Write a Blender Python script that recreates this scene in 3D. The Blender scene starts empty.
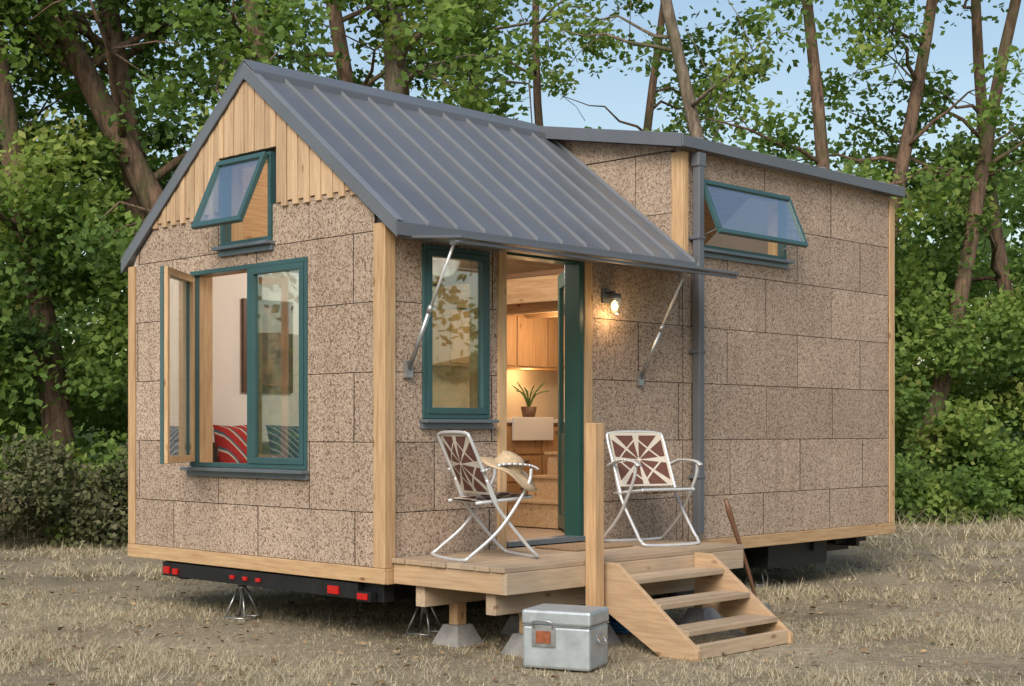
import bpy, bmesh, math, random
import numpy as np
from mathutils import Vector, Matrix
random.seed(7); RNG=np.random.default_rng(7)
scene=bpy.context.scene
scene.view_settings.view_transform='Standard'
scene.view_settings.look='None'
scene.view_settings.exposure=0

# ------------------------------------------------------------------ materials
def new_mat(name):
    m=bpy.data.materials.new(name); m.use_nodes=True
    nt=m.node_tree; b=nt.nodes['Principled BSDF']
    return m,nt,b
def nd(nt,t,**kw):
    n=nt.nodes.new(t)
    for k,v in kw.items():
        if k in n.inputs.keys(): n.inputs[k].default_value=v
        else: setattr(n,k,v)
    return n
def ramp(nt,stops,interp='LINEAR'):
    n=nt.nodes.new('ShaderNodeValToRGB'); cr=n.color_ramp; cr.interpolation=interp
    while len(cr.elements)<len(stops): cr.elements.new(0.5)
    for e,(p,c) in zip(cr.elements,stops):
        e.position=p; e.color=(c[0],c[1],c[2],1)
    return n
def mixc(nt,a,b,fac,mode='MIX'):
    n=nt.nodes.new('ShaderNodeMix'); n.data_type='RGBA'; n.blend_type=mode
    L=nt.links
    for s,v in ((n.inputs[0],fac),(n.inputs[6],a),(n.inputs[7],b)):
        if hasattr(v,'is_output'): L.new(v,s)
        elif isinstance(v,(tuple,list)): s.default_value=(v[0],v[1],v[2],1)
        else: s.default_value=v
    return n.outputs[2]
def math_n(nt,op,a,b=None,c=None):
    n=nt.nodes.new('ShaderNodeMath'); n.operation=op
    for i,v in enumerate((a,b,c)):
        if v is None: continue
        if hasattr(v,'is_output'): nt.links.new(v,n.inputs[i])
        else: n.inputs[i].default_value=v
    return n.outputs[0]
def objco(nt,scale=(1,1,1)):
    tc=nt.nodes.new('ShaderNodeTexCoord'); mp=nt.nodes.new('ShaderNodeMapping')
    mp.inputs['Scale'].default_value=scale
    nt.links.new(tc.outputs['Object'],mp.inputs['Vector']); return mp.outputs['Vector']
def noise(nt,vec,scale,detail=4,rough=.55):
    n=nt.nodes.new('ShaderNodeTexNoise'); n.inputs['Scale'].default_value=scale
    n.inputs['Detail'].default_value=detail; n.inputs['Roughness'].default_value=rough
    nt.links.new(vec,n.inputs['Vector']); return n.outputs['Fac']
def bump(nt,b,h,strength=.3,dist=.01):
    n=nt.nodes.new('ShaderNodeBump'); n.inputs['Strength'].default_value=strength
    n.inputs['Distance'].default_value=dist
    nt.links.new(h,n.inputs['Height']); nt.links.new(n.outputs[0],b.inputs['Normal'])
def tint_mul(nt,col,lo,hi):
    a=nt.nodes.new('ShaderNodeAttribute'); a.attribute_name='tint'
    mr=nt.nodes.new('ShaderNodeMapRange'); mr.inputs[3].default_value=lo; mr.inputs[4].default_value=hi
    nt.links.new(a.outputs['Fac'],mr.inputs[0])
    hs=nt.nodes.new('ShaderNodeHueSaturation'); nt.links.new(col,hs.inputs['Color'])
    nt.links.new(mr.outputs[0],hs.inputs['Value']); return hs.outputs[0]

def cork_mat():
    m,nt,b=new_mat('cork_cladding'); L=nt.links; v=objco(nt)
    vo=nd(nt,'ShaderNodeTexVoronoi'); vo.inputs['Scale'].default_value=92; L.new(v,vo.inputs['Vector'])
    sep=nd(nt,'ShaderNodeSeparateColor'); L.new(vo.outputs['Color'],sep.inputs[0])
    r1=ramp(nt,[(0,(.15,.104,.076)),(.15,(.24,.175,.132)),(.30,(.352,.270,.207)),(.62,(.415,.326,.255)),(1,(.505,.41,.33))])
    L.new(sep.outputs[0],r1.inputs[0])
    n1=noise(nt,v,36,5,.72)
    r2=ramp(nt,[(.34,(.60,.54,.49)),(.46,(1,1,1)),(.7,(1.09,1.06,1.04))]); L.new(n1,r2.inputs[0])
    c=mixc(nt,r1.outputs[0],r2.outputs[0],1.0,'MULTIPLY')
    n2=noise(nt,v,1.1,3); r3=ramp(nt,[(.3,(.93,.91,.89)),(.7,(1.07,1.06,1.05))]); L.new(n2,r3.inputs[0])
    c=mixc(nt,c,r3.outputs[0],1.0,'MULTIPLY')
    n4=noise(nt,objco(nt,(9,9,.7)),1.0,4); r4=ramp(nt,[(.35,(.90,.89,.88)),(.6,(1.03,1.03,1.03))]); L.new(n4,r4.inputs[0])
    c=mixc(nt,c,r4.outputs[0],.8,'MULTIPLY')
    c=tint_mul(nt,c,.88,1.09)
    L.new(c,b.inputs['Base Color']); b.inputs['Roughness'].default_value=.95
    b.inputs['Specular IOR Level'].default_value=.15
    h=math_n(nt,'ADD',vo.outputs['Distance'],n1); bump(nt,b,h,.5,.004)
    return m
def wood_mat(name,axis,dark=(.40,.235,.115),light=(.63,.435,.245),lo=.84,hi=1.1,grey=0.0):
    m,nt,b=new_mat(name); L=nt.links
    s=[14,14,14]; s[axis]=.9
    v=objco(nt,s); n1=noise(nt,v,3.2,6,.65)
    r=ramp(nt,[(.3,dark),(.5,tuple((a+c)/2 for a,c in zip(dark,light))),(.72,light)]); L.new(n1,r.inputs[0])
    s2=[5,5,5]; s2[axis]=2.2
    v2=objco(nt,s2); vo=nd(nt,'ShaderNodeTexVoronoi'); vo.inputs['Scale'].default_value=1.3; L.new(v2,vo.inputs['Vector'])
    kr=ramp(nt,[(.05,(.4,.26,.16)),(.13,(1,1,1))]); L.new(vo.outputs['Distance'],kr.inputs[0])
    c=mixc(nt,r.outputs[0],kr.outputs[0],.85,'MULTIPLY')
    n3=noise(nt,objco(nt),2.2,4); gr=ramp(nt,[(.35,(0,0,0)),(.75,(1,1,1))]); L.new(n3,gr.inputs[0])
    if grey>0:
        c=mixc(nt,c,(.27,.235,.2),math_n(nt,'MULTIPLY',gr.outputs[0],grey))
    c=tint_mul(nt,c,lo,hi)
    L.new(c,b.inputs['Base Color']); b.inputs['Roughness'].default_value=.65
    b.inputs['Specular IOR Level'].default_value=.3
    bump(nt,b,n1,.25,.003); return m
def plain(name,col,rough=.5,metal=0.0,var=.12,vscale=6,bs=.1,spec=.5):
    m,nt,b=new_mat(name); L=nt.links; v=objco(nt); n=noise(nt,v,vscale,5,.6)
    r=ramp(nt,[(.3,tuple(x*(1-var) for x in col)),(.7,tuple(x*(1+var) for x in col))]); L.new(n,r.inputs[0])
    L.new(r.outputs[0],b.inputs['Base Color']); b.inputs['Metallic'].default_value=metal
    r2=nd(nt,'ShaderNodeMapRange'); r2.inputs[3].default_value=max(0,rough-.08); r2.inputs[4].default_value=min(1,rough+.1)
    L.new(n,r2.inputs[0]); L.new(r2.outputs[0],b.inputs['Roughness'])
    b.inputs['Specular IOR Level'].default_value=spec
    if bs>0: bump(nt,b,noise(nt,v,vscale*8,3),bs,.002)
    return m
def glass_mat():
    m=bpy.data.materials.new('window_glass'); m.use_nodes=True; nt=m.node_tree; nt.nodes.clear(); L=nt.links
    o=nd(nt,'ShaderNodeOutputMaterial'); mx=nd(nt,'ShaderNodeMixShader'); t=nd(nt,'ShaderNodeBsdfTransparent')
    t.inputs[0].default_value=(.90,.95,.93,1)
    g=nd(nt,'ShaderNodeBsdfGlossy'); g.inputs['Roughness'].default_value=.012; g.inputs[0].default_value=(.95,.98,1,1)
    lw=nd(nt,'ShaderNodeLayerWeight'); lw.inputs[0].default_value=.5
    f=math_n(nt,'MULTIPLY_ADD',math_n(nt,'POWER',lw.outputs['Facing'],2.0),.9,.14)
    L.new(f,mx.inputs[0]); L.new(t.outputs[0],mx.inputs[1]); L.new(g.outputs[0],mx.inputs[2]); L.new(mx.outputs[0],o.inputs[0])
    return m
def leaf_mat(name,stops,trans=.35):
    m,nt,b=new_mat(name); L=nt.links; nt.nodes.remove(b)
    a=nd(nt,'ShaderNodeAttribute'); a.attribute_name='tint'
    r=ramp(nt,stops); L.new(a.outputs['Fac'],r.inputs[0])
    df=nd(nt,'ShaderNodeBsdfDiffuse'); L.new(r.outputs[0],df.inputs[0])
    tr=nd(nt,'ShaderNodeBsdfTranslucent')
    c=mixc(nt,r.outputs[0],(1.05,1.2,.55),1.0,'MULTIPLY'); L.new(c,tr.inputs[0])
    mx=nd(nt,'ShaderNodeMixShader'); mx.inputs[0].default_value=trans
    L.new(df.outputs[0],mx.inputs[1]); L.new(tr.outputs[0],mx.inputs[2])
    L.new(mx.outputs[0],nt.nodes['Material Output'].inputs[0]); return m
def bark_mat(name,a,c):
    m,nt,b=new_mat(name); L=nt.links; v=objco(nt,(6,6,1.2)); n=noise(nt,v,2.4,7,.7)
    r=ramp(nt,[(.35,a),(.5,tuple((x+y)/2 for x,y in zip(a,c))),(.68,c)]); L.new(n,r.inputs[0])
    n2=noise(nt,objco(nt),1.3,4); g=ramp(nt,[(.5,(0,0,0)),(.66,(1,1,1))]); L.new(n2,g.inputs[0])
    cc=mixc(nt,r.outputs[0],(.07,.09,.03),math_n(nt,'MULTIPLY',g.outputs[0],.6))
    L.new(cc,b.inputs['Base Color']); b.inputs['Roughness'].default_value=.95; bump(nt,b,n,1.0,.05); return m
def emis(name,col,s):
    m,nt,b=new_mat(name); b.inputs['Emission Color'].default_value=(*col,1); b.inputs['Emission Strength'].default_value=s
    b.inputs['Base Color'].default_value=(*col,1); return m

CORK=cork_mat()
WX=wood_mat('pine_board_x',0); WY=wood_mat('pine_board_y',1); WZ=wood_mat('pine_board_z',2)
SID=wood_mat('cedar_siding',2,(.42,.265,.15),(.64,.465,.295),.78,1.1)
DKX=wood_mat('deck_board_x',0,(.38,.265,.17),(.56,.42,.28),.8,1.08,.55)
DKY=wood_mat('deck_board_y',1,(.37,.23,.125),(.56,.38,.22),.8,1.08,.4)
DKZ=wood_mat('deck_post_z',2,(.38,.22,.105),(.58,.375,.2),.85,1.08,.2)
CABW=wood_mat('cabinet_wood',2,(.36,.2,.09),(.52,.32,.16))
ROOF=plain('standing_seam_metal',(.165,.177,.198),.36,.35,.10,1.5,.03)
RIB=plain('standing_seam_rib_highlight',(.24,.253,.275),.35,.3,.06,3,.0)  # lighter than the roof sheet: sky highlight on rib edges put into the colour
FASC=plain('roof_fascia_metal',(.145,.155,.175),.42,.3,.08,2,.0)
TEAL=plain('teal_window_frame',(.034,.088,.092),.38,0,.08,5,.0)
GREEN=plain('green_door_paint',(.014,.065,.054),.35,0,.08,5,.0)
DARK=plain('dark_membrane_and_joint_shade',(.045,.035,.028),.9,0)
WHITE=plain('white_interior_paint',(.76,.74,.71),.7,0,.03,3,.0)
BACKS=plain('tile_backsplash',(.5,.42,.32),.5,0,.08,3,.0)
BLACK=plain('black_trailer_steel',(.015,.016,.018),.45,.2,.3,8)
RUB=plain('rubber',(.02,.02,.02),.8)
GALV=plain('galvanised_steel',(.42,.43,.44),.38,.8,.2,14)
ALU=plain('aluminium_sheet',(.42,.46,.48),.42,.45,.16,9,.2)
SILL=plain('sill_metal',(.20,.24,.28),.35,.6,.05)
TUBE=plain('aluminium_chair_tube',(.62,.63,.64),.3,.35,.05,8,0)
CONC=plain('concrete',(.24,.23,.22),.9,0,.25,9,.4)
REDL=plain('red_tail_lens',(.45,.012,.01),.2,0,.1,20,0)
STRAW=plain('woven_straw',(.50,.37,.23),.85,0,.25,60,.6)
BLUE=plain('blue_plastic',(.03,.13,.28),.4,0)
GLASS=glass_mat()
FLOOR=wood_mat('floor_wood',0,(.28,.19,.12),(.42,.30,.2))
LATCH=plain('rusty_latch',(.32,.10,.045),.55,.4,.3,40)
TERRA=plain('brown_pot',(.12,.06,.035),.6)
HANDLE=plain('axe_handle_wood',(.16,.08,.045),.5)
ART=plain('art_canvas',(.17,.075,.04),.7,0,.9,7,0)
ARTF=plain('art_frame',(.09,.045,.025),.5)
PLANT=plain('succulent_leaf',(.07,.14,.03),.5)
BULB=emis('lit_bulb',(1,.60,.22),6)
MATB=plain('coir_mat',(.28,.18,.10),.95,0,.3,50,.6)

def stripe_fabric(name,c1,c2,c3,scale,ax):
    m,nt,b=new_mat(name); L=nt.links; tc=nd(nt,'ShaderNodeTexCoord'); s=nd(nt,'ShaderNodeSeparateXYZ'); L.new(tc.outputs['Object'],s.inputs[0])
    f=math_n(nt,'FRACT',math_n(nt,'MULTIPLY',math_n(nt,'ADD',s.outputs[0],s.outputs[2]),scale))
    r=ramp(nt,[(0,c1),(.45,c2),(.6,c3),(.75,c1)],'CONSTANT'); L.new(f,r.inputs[0])
    L.new(r.outputs[0],b.inputs['Base Color']); b.inputs['Roughness'].default_value=.95; return m
CUSH1=stripe_fabric('red_striped_fabric',(.30,.02,.02),(.5,.42,.32),(.03,.1,.15),7,0)
CUSH2=stripe_fabric('blue_plaid_fabric',(.02,.055,.11),(.10,.16,.24),(.35,.36,.36),14,0)
SOFA=plain('sofa_fabric',(.25,.23,.2),.95)
BED=stripe_fabric('bed_blanket',(.2,.12,.07),(.35,.3,.25),(.1,.06,.04),6,0)

def web_mat(name,axes,cx,cy,hx,hy):
    m,nt,b=new_mat(name); L=nt.links; tc=nd(nt,'ShaderNodeTexCoord'); s=nd(nt,'ShaderNodeSeparateXYZ'); L.new(tc.outputs['Object'],s.inputs[0])
    X=math_n(nt,'DIVIDE',math_n(nt,'SUBTRACT',s.outputs[axes[0]],cx),hx); Y=math_n(nt,'DIVIDE',math_n(nt,'SUBTRACT',s.outputs[axes[1]],cy),hy)
    aX=math_n(nt,'ABSOLUTE',X); aY=math_n(nt,'ABSOLUTE',Y)
    mn=math_n(nt,'MINIMUM',aX,aY); mxx=math_n(nt,'MAXIMUM',aX,aY); sm=math_n(nt,'ADD',aX,aY)
    ratio=math_n(nt,'DIVIDE',mn,math_n(nt,'MAXIMUM',mxx,.001))
    spoke=math_n(nt,'MULTIPLY',math_n(nt,'GREATER_THAN',ratio,.13),math_n(nt,'LESS_THAN',ratio,.84))
    inside=math_n(nt,'LESS_THAN',mxx,.90); notc=math_n(nt,'GREATER_THAN',sm,.10)
    k=math_n(nt,'MULTIPLY',math_n(nt,'MULTIPLY',spoke,inside),notc)
    band=math_n(nt,'MULTIPLY',math_n(nt,'GREATER_THAN',sm,.76),math_n(nt,'LESS_THAN',sm,.84)); k=math_n(nt,'MULTIPLY',k,math_n(nt,'SUBTRACT',1.0,band))
    c=mixc(nt,(.60,.54,.45),(.12,.04,.028),k)
    wv=math_n(nt,'MULTIPLY',math_n(nt,'SINE',math_n(nt,'MULTIPLY',X,95)),math_n(nt,'SINE',math_n(nt,'MULTIPLY',Y,95)))
    c2=mixc(nt,c,(.2,.17,.14),math_n(nt,'MULTIPLY',math_n(nt,'LESS_THAN',wv,-.55),.4))
    L.new(c2,b.inputs['Base Color']); b.inputs['Roughness'].default_value=.9; bump(nt,b,wv,.5,.004); return m
WEBB=web_mat('macrame_back',(1,2),0,.652,.262,.215); WEBS=web_mat('macrame_seat',(0,1),.05,0,.2,.235)

# ------------------------------------------------------------------ mesh builder
class MB:
    def __init__(s): s.v=[];s.f=[];s.m=[];s.t=[];s.sm=[];s.mats=[]
    def mi(s,mat):
        if mat not in s.mats: s.mats.append(mat)
        return s.mats.index(mat)
    def add(s,vs,fs,mat,smooth=False,tint=None):
        o=len(s.v); s.v+=[tuple(v) for v in vs]; t=random.random() if tint is None else tint; i=s.mi(mat)
        for f in fs: s.f.append([o+k for k in f]); s.m.append(i); s.t.append(t); s.sm.append(smooth)
    def box(s,a,b,mat,tint=None):
        x0,y0,z0=a; x1,y1,z1=b
        if x0>x1:x0,x1=x1,x0
        if y0>y1:y0,y1=y1,y0
        if z0>z1:z0,z1=z1,z0
        s.add([(x0,y0,z0),(x1,y0,z0),(x1,y1,z0),(x0,y1,z0),(x0,y0,z1),(x1,y0,z1),(x1,y1,z1),(x0,y1,z1)],
          [(0,3,2,1),(4,5,6,7),(0,1,5,4),(1,2,6,5),(2,3,7,6),(3,0,4,7)],mat,False,tint)
    def obox(s,o,U,V,N,u,v,n,mat,tint=None):
        o=Vector(o);U=Vector(U);V=Vector(V);N=Vector(N); vs=[]
        for nn in n:
            for (a,b) in ((u[0],v[0]),(u[1],v[0]),(u[1],v[1]),(u[0],v[1])): vs.append(o+U*a+V*b+N*nn)
        s.add(vs,[(0,3,2,1),(4,5,6,7),(0,1,5,4),(1,2,6,5),(2,3,7,6),(3,0,4,7)],mat,False,tint)
    def prism(s,pts,axis,a,b,mat,tint=None):
        def mk(p,q):
            if axis==0: return (q,p[0],p[1])
            if axis==1: return (p[0],q,p[1])
            return (p[0],p[1],q)
        n=len(pts); vs=[mk(p,a) for p in pts]+[mk(p,b) for p in pts]
        fs=[list(range(n))[::-1],list(range(n,2*n))]+[(i,(i+1)%n,n+(i+1)%n,n+i) for i in range(n)]
        s.add(vs,fs,mat,False,tint)
    def ring(s,o,U,V,N,u,v,w,n,mat):
        s.obox(o,U,V,N,(u[0],u[1]),(v[0],v[0]+w),n,mat); s.obox(o,U,V,N,(u[0],u[1]),(v[1]-w,v[1]),n,mat)
        s.obox(o,U,V,N,(u[0],u[0]+w),(v[0]+w,v[1]-w),n,mat); s.obox(o,U,V,N,(u[1]-w,u[1]),(v[0]+w,v[1]-w),n,mat)
    def tube(s,pts,r,mat,seg=8,tint=None,closed=False):
        P=[Vector(p) for p in pts]; n=len(P); R=r if isinstance(r,(list,tuple)) else [r]*n
        T=[]
        for i in range(n):
            if closed: t=P[(i+1)%n]-P[i-1]
            else: t=P[min(i+1,n-1)]-P[max(i-1,0)]
            T.append(t.normalized())
        up=Vector((0,0,1)) if abs(T[0].z)<.9 else Vector((1,0,0))
        nrm=(up-T[0]*up.dot(T[0])).normalized(); vs=[]
        for i in range(n):
            nrm=(nrm-T[i]*nrm.dot(T[i])).normalized(); bn=T[i].cross(nrm)
            for k in range(seg):
                a=2*math.pi*k/seg; vs.append(P[i]+(nrm*math.cos(a)+bn*math.sin(a))*R[i])
        fs=[]
        for i in range(n if closed else n-1):
            j=(i+1)%n
            for k in range(seg): fs.append((i*seg+k,i*seg+(k+1)%seg,j*seg+(k+1)%seg,j*seg+k))
        if not closed: fs.append(list(range(seg))[::-1]); fs.append([(n-1)*seg+k for k in range(seg)])
        s.add(vs,fs,mat,True,tint)
    def cyl(s,c,r0,r1,h,mat,seg=20,axis=2):
        c=Vector(c); d=Vector([0,0,0]); d[axis]=h; s.tube([c,c+d],[r0,r1],mat,seg)
    def lathe(s,c,prof,mat,seg=28):
        vs=[];n=len(prof)
        for (r,z) in prof:
            for k in range(seg):
                a=2*math.pi*k/seg; vs.append((c[0]+r*math.cos(a),c[1]+r*math.sin(a),c[2]+z))
        fs=[(i*seg+k,i*seg+(k+1)%seg,(i+1)*seg+(k+1)%seg,(i+1)*seg+k) for i in range(n-1) for k in range(seg)]
        s.add(vs,fs,mat,True)
    def build(s,name,parent=None,bevel=0,clips=()):
        me=bpy.data.meshes.new(name); me.from_pydata(s.v,[],s.f)
        for m in s.mats: me.materials.append(m)
        me.polygons.foreach_set('material_index',s.m); me.polygons.foreach_set('use_smooth',s.sm)
        at=me.attributes.new('tint','FLOAT','FACE'); at.data.foreach_set('value',s.t)
        if clips:
            bm=bmesh.new(); bm.from_mesh(me)
            for co,no in clips:
                bmesh.ops.bisect_plane(bm,geom=bm.verts[:]+bm.edges[:]+bm.faces[:],plane_co=co,plane_no=no,clear_outer=True)
            bm.to_mesh(me); bm.free()
        me.update(); o=bpy.data.objects.new(name,me); scene.collection.objects.link(o)
        if parent: o.parent=parent
        if bevel>0:
            md=o.modifiers.new('bevel','BEVEL'); md.width=bevel; md.segments=2; md.limit_method='ANGLE'; md.angle_limit=math.radians(50)
        return o
def empty(name,loc=(0,0,0),rz=0,parent=None):
    e=bpy.data.objects.new(name,None); e.location=loc; e.rotation_euler=(0,0,rz); scene.collection.objects.link(e)
    if parent: e.parent=parent
    return e
def smooth_path(pts,n=6,closed=False):
    P=[Vector(p) for p in pts]; out=[]; N=len(P)
    rng=range(N) if closed else range(N-1)
    for i in rng:
        if closed: p0,p1,p2,p3=P[i-1],P[i],P[(i+1)%N],P[(i+2)%N]
        else: p0,p1,p2,p3=P[max(i-1,0)],P[i],P[i+1],P[min(i+2,N-1)]
        for k in range(n):
            t=k/n; out.append(.5*((2*p1)+(p2-p0)*t+(2*p0-5*p1+4*p2-p3)*t*t+(-p0+3*p1-3*p2+p3)*t**3))
    if not closed: out.append(P[-1])
    return out
def rect_minus(rects,hole):
    out=[]; hx0,hx1,hz0,hz1=hole
    for (x0,x1,z0,z1) in rects:
        if hx1<=x0 or hx0>=x1 or hz1<=z0 or hz0>=z1: out.append((x0,x1,z0,z1)); continue
        if hz0>z0: out.append((x0,x1,z0,hz0))
        if hz1<z1: out.append((x0,x1,hz1,z1))
        a,b=max(z0,hz0),min(z1,hz1)
        if hx0>x0: out.append((x0,hx0,a,b))
        if hx1<x1: out.append((hx1,x1,a,b))
    return out
X_,Y_,Z_=(1,0,0),(0,1,0),(0,0,1)

# ------------------------------------------------------------------ HOUSE (local frame: x along long wall, y along gable wall)
ANG=math.radians(46.2); H0=(-.894,10.26,0)
def h2w(x,y,z=0):
    c,s=math.cos(ANG),math.sin(ANG); return (H0[0]+x*c-y*s,H0[1]+x*s+y*c,z)
house=empty('tiny_house',H0,ANG)
L_,W_=7.1,3.32; ZB=.45; RY=1.62; RZ=4.36; SL=.78; EV=-.16; XO=-.03
ztop=lambda y: RZ-SL*abs(y-RY)
DX=3.45; DZ0=4.07; DEV=-.10
DSL=(RZ+.02-DZ0)/(RY-DEV)
zdorm=lambda y: DZ0+(y-DEV)*DSL
TH=.085
def slope_clips(off):
    z=RZ-off; n1=Vector((0,-SL,1)).normalized(); n2=Vector((0,SL,1)).normalized()
    return [((0,RY,z),n1),((0,RY,z),n2)]
CL=slope_clips(.10)
GW=(.87,2.40,1.23,2.82); GU=(1.30,1.955,2.98,3.66)
LW=(.352,1.03,1.61,2.87); DR=(1.22,2.12,.66,2.93); DW=(3.63,5.055,3.14,3.75)
rows=[.45,.94,1.44,1.94,2.44,2.94,3.44,3.985]
def panels(a0,a1,zlo,zhi,holes,off,plen,name,axis,clips,n0=0.0,n1=.024):
    mb=MB(); gv=.003; gh=.0045
    for i in range(len(rows)-1):
        z0,z1=max(rows[i],zlo),min(rows[i+1],zhi)
        if z1-z0<.02: continue
        o=off+(plen*.5 if i%2 else 0)+random.uniform(-.05,.05); k=math.floor((a0-o)/plen); x=o+k*plen
        while x<a1:
            p0,p1=max(x,a0),min(x+plen,a1)
            if p1-p0>.02:
                jj=random.uniform(-.0018,.0018)
                rs=[(p0+gh,p1-gh,z0+gv,z1-gv)]
                for h in holes: rs=rect_minus(rs,h)
                t=random.random()
                for r in rs:
                    if axis==1: vs=[(r[0],n0+jj,r[2]),(r[1],n0+jj,r[2]),(r[1],n0+jj,r[3]),(r[0],n0+jj,r[3]),(r[0],n1,r[2]),(r[1],n1,r[2]),(r[1],n1,r[3]),(r[0],n1,r[3])]
                    else: vs=[(n0+jj,r[1],r[2]),(n0+jj,r[0],r[2]),(n0+jj,r[0],r[3]),(n0+jj,r[1],r[3]),(n1,r[1],r[2]),(n1,r[0],r[2]),(n1,r[0],r[3]),(n1,r[1],r[3])]
                    b0=len(mb.v); mb.add(vs,[(0,1,2,3)],CORK,False,t)
                    di=mb.mi(DARK)  # cork panel edges coloured dark, painting in the shadow of the joints
                    for f in ((0,4,5,1),(1,5,6,2),(2,6,7,3),(3,7,4,0)):
                        mb.f.append([b0+q for q in f]); mb.m.append(di); mb.t.append(.5); mb.sm.append(False)
            x+=plen
    return mb.build(name,house,0,clips)
panels(.09,DX,ZB+.1,2.975,[LW,(1.13,2.22,.4,3)],-.1,1.16,'cork_cladding_front',1,())
panels(DX,L_-.09,ZB+.1,3.985,[DW],4.73,1.16,'cork_cladding_front_upper',1,())
panels(.11,W_-.09,ZB+.1,3.26,[GW,GU],.30,1.16,'cork_cladding_gable',0,CL)
dclip=[((0,0,zdorm(0)-TH-.004),Vector((0,-DSL,1)).normalized()),((0,RY,RZ-.05),Vector((0,SL,-1)).normalized())]
panels(.11,RY,2.7,3.985,[],.55,1.22,'cork_cladding_dormer_cheek',0,dclip,DX,DX+.024)
mb=MB(); mb.box((DX,.11,3.993),(DX+.022,RY,4.4),CORK,.5)
mb.build('cork_cheek_top',house,0,dclip)
def core(rects,holes,axis,n0,n1,nm,m1,m2,clips):
    rs=rects
    for h in holes: rs=rect_minus(rs,h)
    mb=MB(); mid=n0+(n1-n0)*.25
    for r in rs:
        if axis==1: mb.box((r[0],n0,r[2]),(r[1],mid,r[3]),m1); mb.box((r[0],mid,r[2]),(r[1],n1,r[3]),m2)
        else: mb.box((n0,r[0],r[2]),(mid,r[1],r[3]),m1); mb.box((mid,r[0],r[2]),(n1,r[1],r[3]),m2)
    return mb.build(nm,house,0,clips)
core([(.02,DX+.03,ZB,2.97),(DX+.03,L_-.02,ZB,3.95)],[LW,DR,DW],1,.026,.15,'wall_front',DARK,WHITE,())
core([(.15,W_-.15,ZB,4.4)],[GW,GU],0,.026,.15,'wall_gable',DARK,WHITE,CL)
core([(.15,W_-.15,ZB,4.4)],[],0,L_-.03,L_-.15,'wall_far_gable',DARK,WHITE,CL)
core([(.02,L_-.02,ZB,3.0)],[],1,W_-.003,W_-.15,'wall_back',CORK,WHITE,())
core([(.152,RY,2.9,4.4)],[],0,DX+.026,DX+.1,'wall_cheek',DARK,WHITE,
   [dclip[0],((0,RY,RZ-.15),Vector((0,SL,-1)).normalized())])
core([(.15,RY,2.9,4.4)],[],0,L_-.003,L_-.12,'wall_far_upper',CORK,WHITE,[dclip[0]])
mb=MB(); mb.box((.15,.15,.60),(L_-.15,W_-.15,.66),FLOOR); mb.box((.02,.02,ZB+.002),(L_-.02,W_-.02,.598),DARK)
mb.build('floor',house)
# pine trim
mb=MB()
mb.box((-.016,.001,ZB+.102),(.006,.11,2.99),WZ); mb.box((-.018,-.018,ZB+.102),(.085,.0,2.985),WZ)
mb.box((-.016,W_-.09,ZB+.102),(.006,W_+.01,2.93),WZ)
mb.box((L_-.09,-.018,ZB+.102),(L_+.012,.0,3.96),WZ)
mb.box((L_,.001,ZB+.102),(L_+.016,.1,3.96),WZ)
mb.box((-.022,-.02,ZB-.01),(-.001,W_+.01,ZB+.1),WY); mb.box((0,-.024,ZB-.012),(L_+.01,-.001,ZB+.1),WX)
mb.box((1.13,-.02,ZB+.102),(1.215,.021,2.97),WZ); mb.box((2.125,-.02,ZB+.102),(2.22,.021,2.97),WZ)
mb.box((1.217,-.016,2.93),(2.123,.02,2.99),WX)
mb.box((DX-.018,-.018,2.99),(DX-.001,.112,3.965),WZ); mb.box((DX+.002,-.018,2.99),(DX+.06,-.001,3.965),WZ)
mb.box((.087,-.012,2.93),(1.128,-.001,2.975),WX)
mb.build('pine_trim',house,.004)
# vertical cedar siding in the gable
mb=MB(); y=.02; i=0
while y<W_-.02:
    w=.068; y1=y+w-.006
    zb=3.262+(.0 if i%2 else -.04)+random.uniform(-.004,.004); t0=ztop(y)-.09; t1=ztop(y1)-.09
    if min(t0,t1)>zb+.01:
        if y1>GU[0]-.03 and y<GU[1]+.03: zb=GU[3]+.03
        dd=-.014 if i%2 else -.020
        mb.prism([(y,zb),(y1,zb),(y1,t1),(y,t0)],0,dd-.002*random.random(),.02,SID)
    y+=w; i+=1
mb.build('cedar_gable_siding',house,.002)
# roof
mb=MB(); xo=XO
nz=.085
def slope_slab(x0,x1,ya,yb,mat,off0,off1,mb=mb):
    mb.prism([(ya,ztop(ya)-off1),(yb,ztop(yb)-off1),(yb,ztop(yb)-off0),(ya,ztop(ya)-off0)],0,x0,x1,mat)
slope_slab(xo,DX-.02,EV,RY,ROOF,0,nz); slope_slab(xo,L_+.03,RY,W_+.07,ROOF,0,nz)
mb.prism([(DEV,zdorm(DEV)-TH),(RY,zdorm(RY)-TH),(RY,zdorm(RY)),(DEV,zdorm(DEV))],0,DX-.14,L_+.03,ROOF)
mb.build('roof_panels',house,.003)
mb=MB(); SW=.0065; SP=.285
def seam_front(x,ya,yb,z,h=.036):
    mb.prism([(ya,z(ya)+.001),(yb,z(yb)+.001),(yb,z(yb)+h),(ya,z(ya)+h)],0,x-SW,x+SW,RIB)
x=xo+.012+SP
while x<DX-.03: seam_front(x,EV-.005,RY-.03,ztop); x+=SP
x=xo+.012+SP
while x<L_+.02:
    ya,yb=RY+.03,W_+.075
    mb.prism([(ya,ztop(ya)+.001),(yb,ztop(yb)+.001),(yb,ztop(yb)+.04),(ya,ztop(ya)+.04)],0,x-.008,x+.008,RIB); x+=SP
x=DX-.128
while x<L_+.04: seam_front(x,DEV-.005,RY,zdorm,.024); x+=SP
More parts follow.
